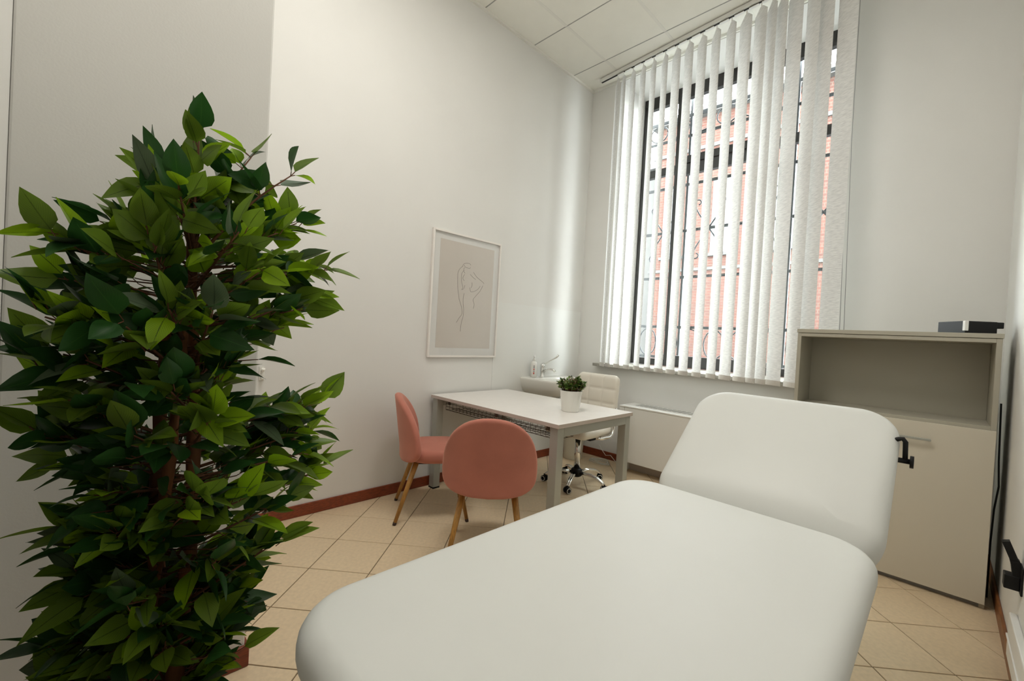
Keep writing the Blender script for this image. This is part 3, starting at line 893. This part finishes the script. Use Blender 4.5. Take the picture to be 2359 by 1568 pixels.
# ------------------------------------------------------------------ wash basin, faucet, soap
SY0, SY1, SD, SZ = -0.89, -0.29, 0.47, 0.816
ws = empty('wash_basin', (0.0025, (SY0 + SY1) / 2, SZ)); tag(ws, 'white ceramic wall-hung wash basin in the corner', 'wash basin')
def dshape(hw, dep, n=48, x0=0.0, e=5.0):
    out = []
    for k in range(n + 1):
        t = -PI / 2 + PI * k / n
        c, s = math.cos(t), math.sin(t)
        out.append((x0 + dep * abs(c) ** (2 / e), hw * math.copysign(abs(s) ** (2 / e), s)))
    return out
rings = []
hw = (SY1 - SY0) / 2
for z, f, dd in ((-0.165, 0.60, 0.62), (-0.16, 0.70, 0.72), (-0.13, 0.86, 0.86), (-0.08, 0.95, 0.95), (-0.02, 0.995, 0.995), (-0.006, 1, 1), (0.0, 0.985, 0.985)):
    rings.append([(x, y, z) for x, y in dshape(hw * f, SD * dd)])
for z, f, x0, dd in ((0.0, 0.90, 0.125, 0.81), (-0.006, 0.885, 0.13, 0.79), (-0.05, 0.80, 0.14, 0.70), (-0.10, 0.62, 0.16, 0.55), (-0.12, 0.35, 0.19, 0.30)):
    rings.append([(x0 + x * 0 + (x * 0.9), y, z) for x, y in dshape(hw * f, SD * dd - 0.06 if dd > 0.5 else SD * dd, e=3.5)])
sk = MB(); sk.loft(rings, True, True); sharp_smooth(sk.build('bowl', M['ceramic'], ws), 55)
MB().tube([(0.22, 0, -0.14), (0.22, 0, -0.24), (0.19, 0, -0.27), (0.15, 0, -0.24), (0.10, 0, -0.21), (0.0, 0, -0.21)], 0.018, 10).build('drain_trap', M['chrome'], ws)
fc = empty('faucet', (0.075, -0.665, SZ)); tag(fc, 'chrome mixer tap with long elbow lever on basin', 'faucet')
MB().lathe([(0.024, 0), (0.025, 0.006), (0.021, 0.012), (0.021, 0.075), (0.023, 0.082), (0.024, 0.115), (0.018, 0.128), (0.006, 0.132)], n=20).build('body', M['chrome'], fc)
MB().tube([(0.012, 0, 0.055), (0.05, 0.012, 0.078), (0.09, 0.022, 0.082), (0.122, 0.03, 0.074), (0.13, 0.032, 0.060)], [0.016, 0.0135, 0.012, 0.012, 0.0125], 12).build('spout', M['chrome'], fc)
MB().tube([(0.0, 0, 0.125), (0.03, 0.012, 0.135), (0.08, 0.035, 0.170), (0.12, 0.052, 0.195), (0.14, 0.062, 0.222)], [0.010, 0.006, 0.006, 0.008, 0.010], 10).build('elbow_lever', M['chrome'], fc)
so = empty('soap_dispenser', (0.060, -0.772, SZ)); tag(so, 'white pump soap bottle standing on the basin', 'bottle')
MB().lathe([(0.024, 0), (0.030, 0.004), (0.0305, 0.12), (0.027, 0.14), (0.013, 0.152)], n=24).build('bottle', M['whitelam'], so)
MB().lathe([(0.014, 0.152), (0.014, 0.168), (0.006, 0.170), (0.005, 0.195)], n=16).build('collar', M['whitelam'], so)
MB().tube([(-0.004, 0, 0.197), (0.006, -0.002, 0.200), (0.020, -0.02, 0.198), (0.024, -0.026, 0.190)], 0.006, 8).build('pump_head', M['whitelam'], so)
for k, (z0, z1, mm) in enumerate(((0.03, 0.048, 'redprint'), (0.053, 0.064, 'greyprint'), (0.069, 0.082, 'redprint'), (0.087, 0.10, 'greyprint'), (0.103, 0.112, 'greyprint'))):
    rr_ = 0.0309; a0 = -0.95
    mk = MB(); vv = []
    for zz in (z0, z1):
        for q in range(5):
            a = a0 + q * 0.09
            vv.append((rr_ * math.cos(a), rr_ * math.sin(a), zz))
    mk.add(vv, [(q, q + 1, 6 + q, 5 + q) for q in range(4)], True); mk.build('label_mark', M[mm], so)

# ------------------------------------------------------------------ waste bin, cables
wb_ = empty('waste_bin', (0.20, -0.27, 0)); tag(wb_, 'round white waste bin on the floor under the basin', 'bin')
MB().lathe([(0.085, 0), (0.092, 0.004), (0.105, 0.22), (0.110, 0.225), (0.110, 0.232), (0.103, 0.232), (0.090, 0.012)], n=36).build('bin_body', M['binwhite'], wb_)
cb = MB()
rc_ = random.Random(5)
pts = []
for k in range(70):
    a = k * 0.32
    pts.append((0.47 + (0.10 + 0.012 * math.sin(k * 0.7)) * math.cos(a), -0.20 + 0.055 * math.sin(a), 0.004 + 0.0006 * k * (0.5 + 0.5 * math.sin(k * 0.33) ** 2)))
cb.tube(pts, 0.0035, 6)
tag(cb.build('cable', M['cable']), 'coiled white cable lying on floor near the corner', 'cable')
cb2 = MB(); cb2.tube([(0.30, -0.05, 0.10), (0.36, -0.04, 0.13), (0.40, -0.05, 0.09), (0.45, -0.06, 0.05), (0.50, -0.05, 0.06), (0.56, -0.06, 0.02), (0.62, -0.09, 0.005), (0.66, -0.06, 0.05), (0.68, -0.03, 0.14)], 0.003, 6)
tag(cb2.build('cable', M['cable']), 'thin white cable looping against the back baseboard', 'cable')

# ------------------------------------------------------------------ fan coil heater under the window
fcx0, fcx1 = 0.70, 1.86
hc_ = empty('convector_heater', ((fcx0 + fcx1) / 2, -0.14, 0)); tag(hc_, 'long white convector heater below the window', 'heater')
hw_ = (fcx1 - fcx0) / 2
MB().box(-hw_, -hw_ + 0.05, -0.13, 0.125, 0, 0.600, 0.006).build('end_panel', M['whitelam'], hc_)
MB().box(hw_ - 0.05, hw_, -0.13, 0.125, 0, 0.600, 0.006).build('end_panel', M['whitelam'], hc_)
MB().box(-hw_ + 0.052, hw_ - 0.052, -0.13, 0.12, 0.105, 0.600, 0.005).build('front_panel', M['whitelam'], hc_)
MB().box(-hw_, hw_, -0.135, 0.13, 0.600, 0.616, 0.006).build('top_panel', M['whitelam'], hc_)
for k in range(22):
    x = -hw_ + 0.12 + k * (2 * hw_ - 0.24) / 21
    MB().box(x - 0.015, x + 0.015, -0.03, 0.09, 0.6162, 0.6182).build('grille_slat', M['grey'], hc_)
MB().box(-hw_ + 0.05, hw_ - 0.05, 0.02, 0.10, 0.0, 0.105).build('plinth', M['tedge'], hc_)  # recessed brownish strip standing in for the shaded gap under the heater

# ------------------------------------------------------------------ cabinet
KX0, KX1, KY0, KY1, KZ = 2.143, 2.984, -0.6625, -0.335, 1.340
kb = empty('storage_cabinet', ((KX0 + KX1) / 2, (KY0 + KY1) / 2, 0)); tag(kb, 'grey storage cabinet with open top shelf and pale doors', 'cabinet')
kx, ky = kb.location.x, kb.location.y
def kbx(name, x0, x1, y0, y1, z0, z1, m, bev=0.0015, par=None):
    return MB().box(x0 - kx, x1 - kx, y0 - ky, y1 - ky, z0, z1, bev).build(name, M[m], par or kb)
kbx('side_panel', KX0, KX0 + 0.02, KY0 + 0.004, KY1, 0.0, KZ - 0.025, 'cabin')
kbx('side_panel', KX1 - 0.02, KX1, KY0 + 0.004, KY1, 0.0, KZ - 0.025, 'cabin')
kbx('top_panel', KX0 - 0.004, KX1 + 0.004, KY0, KY1, KZ - 0.023, KZ, 'cabin')
kbx('under_top', KX0 + 0.02, KX1 - 0.02, KY0 + 0.004, KY1, KZ - 0.045, KZ - 0.025, 'cabin')
kbx('back_panel', KX0 + 0.02, KX1 - 0.02, KY1 - 0.012, KY1, 0.03, KZ - 0.045, 'cabin')
kbx('shelf', KX0 + 0.02, KX1 - 0.02, KY0 + 0.004, KY1 - 0.012, 0.866, 0.886, 'cabin')
kbx('plinth', KX0 + 0.02, KX1 - 0.02, KY0 + 0.012, KY1 - 0.02, 0.0, 0.032, 'greyprint', 0)
kbx('bottom_panel', KX0 + 0.02, KX1 - 0.02, KY0 + 0.01, KY1 - 0.012, 0.032, 0.052, 'cabin')
mid = (KX0 + KX1) / 2
for x0, x1, sg in ((KX0 + 0.001, mid - 0.003, -1), (mid + 0.003, KX1 - 0.001, 1)):
    d = kbx('door', x0, x1, KY0 - 0.016, KY0 + 0.002, 0.026, 0.868, 'cabdoor')
    hx0, hx1 = (2.618, 2.762) if sg > 0 else (2 * mid - 2.762, 2 * mid - 2.618)
    hb = MB()
    for xx in (hx0 + 0.012, hx1 - 0.012): hb.cyl((xx - kx, KY0 - 0.016 - ky, 0.782), (xx - kx, KY0 - 0.040 - ky, 0.782), 0.004, n=8)
    hb.box(hx0 - kx, hx1 - kx, KY0 - 0.046 - ky, KY0 - 0.038 - ky, 0.776, 0.788, 0.002)
    hb.build('handle', M['gmetal'], d)
# black box on the cabinet
bb = empty('black_box', (2.875, -0.52, KZ), math.radians(36)); tag(bb, 'flat black electronic box on top of the cabinet', 'electronics')
MB().box(-0.085, 0.055, -0.085, 0.085, 0.0, 0.062, 0.003).build('case', M['black'], bb)
MB().box(-0.080, 0.088, -0.080, 0.080, 0.030, 0.061, 0.003).build('lid', M['black'], bb)
MB().box(-0.088, -0.072, -0.088, -0.072, 0.012, 0.0622, 0.002).build('corner_strip', M['whitelam'], bb)
# black cable hanging down the cabinet side
tag(MB().tube([(KX1 + 0.012, -0.60, 1.0), (KX1 + 0.016, -0.62, 0.72), (KX1 + 0.020, -0.64, 0.60), (KX1 + 0.013, -0.60, 0.48), (KX1 + 0.012, -0.55, 0.30), (KX1 + 0.015, -0.50, 0.004)], 0.004, 6).build('power_cable', M['black']), 'black power cable hanging beside the cabinet', 'cable')
# small black cable at the sill by the cabinet
tag(MB().tube([(2.03, -0.02, 0.968), (2.05, -0.10, 0.975), (2.07, -0.14, 0.93), (2.09, -0.17, 0.86), (2.10, -0.16, 0.60), (2.10, -0.10, 0.004)], 0.005, 6).build('power_cable', M['black']), 'short black cable below the blind beside cabinet', 'cable')

# ------------------------------------------------------------------ things on the right wall
wbk = empty('wall_bracket', (RW, -1.30, 0.36)); tag(wbk, 'black folding bracket on right wall beside the cabinet', 'bracket')
MB().box(-0.006, 0, -0.04, 0.04, -0.01, 0.09, 0.002).build('wall_plate', M['black'], wbk)
MB().box(-0.046, -0.006, -0.025, 0.025, 0.0, 0.052, 0.003).build('base_block', M['black'], wbk)
MB().bar((-0.012, 0, 0.045), (-0.020, 0, 0.105), 0.024, 0.040, (0, 1, 0)).build('lower_arm', M['black'], wbk)
MB().bar((-0.018, 0, 0.095), (-0.046, 0, 0.170), 0.022, 0.030, (0, 1, 0)).build('upper_arm', M['black'], wbk)
MB().cyl((-0.020, -0.018, 0.10), (-0.020, 0.018, 0.10), 0.013, n=14).build('pivot', M['black'], wbk)
tr = empty('wall_trunking', (RW, -2.3, 0.085)); tag(tr, 'white boxed trunking low along the right wall', 'trunking')
MB().box(-0.022, 0, -1.1, 1.05, 0.0, 0.165, 0.004).build('cover', M['whitelam'], tr)
MB().box(-0.026, -0.022, -1.1, 1.05, 0.075, 0.082).build('cover_ridge', M['whitelam'], tr)
hk = empty('wall_hook', (0.0, -3.06, 0.895)); tag(hk, 'small cream plastic hook on left wall near partition', 'hook')
MB().box(0, 0.006, -0.014, 0.014, -0.035, 0.045, 0.002).build('plate', M['ceramic'], hk)
MB().tube([(0.004, 0, 0.02), (0.028, 0, 0.022), (0.036, 0, 0.036)], [0.006, 0.006, 0.010], 10).build('upper_prong', M['ceramic'], hk)
MB().tube([(0.004, 0, -0.02), (0.022, 0, -0.028), (0.030, 0, -0.016)], [0.006, 0.006, 0.008], 10).build('lower_prong', M['ceramic'], hk)

# ------------------------------------------------------------------ treatment couch
BX0, BX1, BZ = 1.930, 2.696, 0.680
bxc = (BX0 + BX1) / 2
bd = empty('treatment_couch', (bxc, -2.65, 0)); tag(bd, 'white upholstered treatment couch with raised backrest', 'couch')
bh = (BX1 - BX0) / 2
m1 = MB(); pad(m1, bh, 0.65, 0.095, 0.13, 0.040, 0.004, 12, xf=lambda p: p + Vector((0, -0.225, BZ)))
m1.build('seat_pad', M['vinyl'], bd)
ang = math.radians(36.5)
HL = 0.335
def bxf(p):
    y, z = p.y + HL, p.z
    if y < 0.20: z -= 1.7 * (0.20 - y) ** 2
    return Vector((p.x, 0.435 + y * math.cos(ang) - z * math.sin(ang), BZ - 0.066 + y * math.sin(ang) + z * math.cos(ang)))
m2 = MB(); pad(m2, 0.354, HL, 0.09, 0.13, 0.040, 0.004, 12, xf=lambda p: bxf(p + Vector((0.026, 0, 0))))
m2.build('backrest_pad', M['vinyl'], bd)
for s in (-1, 1):
    MB().bar((s * 0.27, -0.78, BZ - 0.115), (s * 0.27, 0.42, BZ - 0.115), 0.04, 0.04).build('frame_rail', M['gmetal'], bd)
    for y in (-0.70, 0.40):
        MB().bar((s * 0.27, y, 0.0), (s * 0.27, y, BZ - 0.135), 0.04, 0.04).build('leg', M['gmetal'], bd)
    MB().bar((s * 0.25, 0.52, BZ - 0.13), (s * 0.25, 0.96, BZ + 0.195), 0.03, 0.03).build('backrest_rail', M['gmetal'], bd)
for y in (-0.78, 0.42): MB().bar((-0.25, y, BZ - 0.115), (0.25, y, BZ - 0.115), 0.03, 0.03, (0, 0, 1)).build('cross_rail', M['gmetal'], bd)
MB().bar((0, 0.40, BZ - 0.25), (0, 0.86, BZ + 0.10), 0.025, 0.025).build('backrest_strut', M['gmetal'], bd)
rh = MB(); rh.tube([(bh - 0.04, 0.87, 0.900), (bh - 0.004, 0.87, 0.918), (bh + 0.005, 0.87, 0.920), (bh + 0.012, 0.87, 0.910), (bh + 0.014, 0.87, 0.838)], 0.0075, 10)
rho = rh.build('roll_holder_rod', M['black'], bd)
MB().cyl((bh - 0.05, 0.87, 0.845), (bh + 0.026, 0.87, 0.845), 0.009, n=12).build('clamp_screw', M['black'], rho)
MB().cyl((bh + 0.026, 0.87, 0.845), (bh + 0.036, 0.87, 0.845), 0.021, n=10).build('clamp_knob', M['black'], rho)

# ------------------------------------------------------------------ large ficus
FX, FYY = 1.60, -3.65
fi = empty('artificial_ficus', (FX, FYY, 0)); tag(fi, 'tall leafy green ficus tree in left foreground', 'plant')
rf = random.Random(21)
MB().lathe([(0.11, 0), (0.118, 0.004), (0.145, 0.21), (0.15, 0.215), (0.15, 0.235), (0.138, 0.235), (0.13, 0.19)], n=36).build('pot', M['potgrey'], fi)
MB().lathe([(0.125, 0.18), (0.132, 0.192)], n=24).build('soil', M['soil'], fi)
def trunk_pt(k, z):
    ph = k * 2.1
    r = 0.030 + 0.012 * math.sin(z * 2.2 + k)
    return Vector((r * math.cos(ph + z * 2.0), r * math.sin(ph + z * 2.0) + 0.02 * (z - 0.9), z))
for k in range(3):
    zt = (1.48, 1.38, 1.25)[k]
    zs = [0.17 + (zt - 0.17) * q / 16 for q in range(17)]
    MB().tube([trunk_pt(k, z) for z in zs], [0.019 - 0.011 * q / 16 + 0.0025 * math.sin(q * 2.3 + k) for q in range(17)], 9).build('trunk', M['bark'], fi)
# silhouette: extent to the left (-y) and right (+y) of the axis by height
ENV = [(0.20, 0.17, 0.16), (0.40, 0.21, 0.15), (0.60, 0.20, 0.22), (0.70, 0.19, 0.30), (0.78, 0.20, 0.33), (0.90, 0.22, 0.34), (1.03, 0.25, 0.33), (1.08, 0.26, 0.21), (1.13, 0.27, 0.16), (1.20, 0.27, 0.28),
       (1.30, 0.26, 0.36), (1.38, 0.20, 0.37), (1.44, 0.10, 0.31), (1.50, 0.05, 0.27), (1.58, 0.04, 0.2), (1.64, 0.03, 0.12)]
def env(z):
    if z <= ENV[0][0]: return ENV[0][1:]
    for (a, l0, r0), (b, l1, r1) in zip(ENV, ENV[1:]):
        if z <= b:
            t = (z - a) / (b - a); return (l0 + (l1 - l0) * t, r0 + (r1 - r0) * t)
    return ENV[-1][1:]
leaves = []      # (matrix, variant, material)
SHAPES = [leaf_verts(1.0, 0.64, 0.16, 0.18), leaf_verts(1.0, 0.70, 0.05, 0.25), leaf_verts(1.0, 0.60, 0.30, 0.12, twist=0.4), leaf_verts(1.0, 0.66, -0.10, 0.20, twist=-0.3), leaf_verts(1.0, 0.56, 0.10, 0.36)]
def frame_m(pos, d, roll, L):
    d = d.normalized()
    upv = Vector((0, 0, 1))
    if abs(d.dot(upv)) > 0.97: upv = Vector((0, 1, 0))
    s = upv.cross(d).normalized(); n_ = d.cross(s)
    s2 = s * math.cos(roll) + n_ * math.sin(roll); n2 = -s * math.sin(roll) + n_ * math.cos(roll)
    return Matrix(((d.x * L, s2.x * L, n2.x * L, pos.x), (d.y * L, s2.y * L, n2.y * L, pos.y), (d.z * L, s2.z * L, n2.z * L, pos.z), (0, 0, 0, 1)))
twigs = MB()
def put_leaf(base, d, L, bright=0.0):
    d = d.normalized()
    st = base + d * 0.014 + Vector((0, 0, 0.002))
    twigs.tube([base, st], [0.0011, 0.0010], 4, caps=False)
    p = rf.random()
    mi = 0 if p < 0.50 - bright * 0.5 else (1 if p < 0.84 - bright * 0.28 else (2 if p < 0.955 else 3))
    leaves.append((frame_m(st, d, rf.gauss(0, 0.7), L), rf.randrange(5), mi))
def branch(z0, az, reach, rise, nl=3):
    t0 = trunk_pt(rf.randrange(3), min(z0, 1.30)); t0.z = z0 if z0 < 1.3 else min(z0, 1.38)
    d = Vector((math.cos(az), math.sin(az), 0))
    tip = Vector((0, 0, z0)) + d * reach + Vector((0, 0, rise))
    midp = t0.lerp(tip, 0.5) + Vector((0, 0, rise * 0.10 - 0.01))
    pts = []
    for q in range(7):
        t = q / 6
        pts.append(t0 * (1 - t) ** 2 + midp * 2 * t * (1 - t) + tip * t * t)
    twigs.tube(pts, [0.0042 - 0.0026 * q / 6 for q in range(7)], 5)
    bright = max(0, (tip.z - 0.95) * 0.5) + (0.35 if d.y > 0.3 and 0.6 < z0 else 0)  # top and window-side leaves get lighter greens, imitating light by colour
    for q in range(2, 7):
        base = pts[q]
        dirb = (pts[q] - pts[q - 1]).normalized()
        for s in ((-1, 1) if q < 6 else (0,)):
            for _ in range(1 if q < 4 else nl - 1 if q < 6 else 2):
                side = Vector((-dirb.y, dirb.x, 0)) * s
                dd = dirb * rf.uniform(0.5, 1.0) + side * rf.uniform(0.4, 1.0) + Vector((0, 0, rf.uniform(-0.7, 0.95)))
                put_leaf(base + Vector((rf.gauss(0, .006), rf.gauss(0, .006), rf.gauss(0, .006))), dd, rf.uniform(0.062, 0.094), bright)
ga = 2.399963
NB = 84
for i in range(NB):
    z0 = 0.24 + (1.36 - 0.24) * (i + 0.5) / NB
    az = i * ga + rf.uniform(-0.3, 0.3)
    rise = 0.02 + 0.10 * rf.random() + max(0, z0 - 0.95) * 0.15
    l, r = env(z0 + rise + 0.02)
    s = math.sin(az)
    e = r if s > 0 else l
    fb_ = 0.22 if z0 > 0.5 else 0.18
    reach = math.hypot(e * s, fb_ * math.cos(az)) * rf.uniform(0.72, 0.98) - 0.055
    branch(z0, az, max(0.05, reach), rise)
# long sprays that reach beyond the mass
for dy, z in ((0.37, 0.99), (0.385, 0.955), (0.365, 0.88), (0.37, 0.80), (0.33, 0.92), (0.35, 1.37), (0.335, 1.34), (0.29, 1.24), (0.30, 1.47), (0.27, 1.19), (0.21, 0.62), (0.20, 0.52), (0.13, 0.42),
              (-0.23, 1.33), (-0.15, 1.38), (-0.25, 1.19), (-0.25, 1.09), (-0.24, 0.97), (-0.21, 0.90), (-0.19, 0.78), (-0.21, 0.57), (-0.20, 0.47), (-0.19, 0.68)):
    branch(min(z - 0.06, 1.33), math.copysign(PI / 2, dy) + rf.uniform(-0.35, 0.35), abs(dy) - 0.045, max(0.06, z - 1.33), 4)
# the two leading shoots at the top
for (y1, z1, z0) in ((0.02, 1.60, 1.36), (0.13, 1.60, 1.34), (0.19, 1.55, 1.32), (0.06, 1.52, 1.34), (0.24, 1.47, 1.30), (-0.03, 1.50, 1.34), (0.10, 1.48, 1.30)):
    b0 = Vector((0.0, 0.02, z0)); tip = Vector((rf.uniform(-0.08, 0.08), y1, z1))
    pts = [b0.lerp(tip, q / 6) + Vector((0, 0, 0.02 * math.sin(PI * q / 6))) for q in range(7)]
    twigs.tube(pts, [0.0045 - 0.003 * q / 6 for q in range(7)], 5)
    for q in range(2, 7):
        for _ in range(3):
            a = rf.uniform(0, 2 * PI)
            dd = Vector((math.cos(a) * 0.7, math.sin(a) * 0.7, rf.uniform(-0.1, 1.0)))
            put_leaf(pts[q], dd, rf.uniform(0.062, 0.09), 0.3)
put_leaf(Vector((0.01, 0.012, 1.585)), Vector((0.1, 0.01, 1)), 0.08, 0)
# inner leaves close to the trunks
for i in range(230):
    z = rf.uniform(0.26, 1.30); a = rf.uniform(0, 2 * PI); rr = rf.uniform(0.05, 0.15)
    p0 = trunk_pt(rf.randrange(3), z); p1 = Vector((rr * math.cos(a), rr * math.sin(a), z + rf.uniform(0, 0.05)))
    twigs.tube([p0, p1], [0.0018, 0.0012], 4, caps=False)
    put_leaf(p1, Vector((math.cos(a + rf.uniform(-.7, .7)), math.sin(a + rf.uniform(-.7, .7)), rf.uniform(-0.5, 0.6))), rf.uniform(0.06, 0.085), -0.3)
twigs.build('twigs', M['twig'], fi)
# keep leaves off the walls
kept = []
for m_, sh, mi in leaves:
    tip = m_ @ Vector((1, 0, 0))
    if tip.x + FX < PX + 0.03 or tip.y + FYY < YF + 0.02: continue
    kept.append((m_, sh, mi))
leaves = kept
origin_local = CAM - Vector((FX, FYY, 0))
def near(e):
    c = e[0] @ Vector((0.5, 0, 0))
    if c.z < 0.40: return 100 + c.z
    return (c - origin_local).length
leaves.sort(key=near)
LM = {}
for sh in range(5):
    for mi in range(4):
        vv, uv, fs = SHAPES[sh]
        LM[(sh, mi)] = mesh_uv('leaf', vv, fs, uv, [LEAFM[mi]])
for m_, sh, mi in leaves[:300]:
    o = bpy.data.objects.new('leaf', LM[(sh, mi)])
    link(o, fi); o.matrix_local = m_
V, U, F, MI = [], [], [], []
for m_, sh, mi in leaves[300:]:
    add_leaf(V, U, F, MI, m_, SHAPES[sh], mi)
tag(link(bpy.data.objects.new('foliage', mesh_uv('foliage', V, F, U, LEAFM, MI)), fi), kind='stuff')
print('leaves', len(leaves))
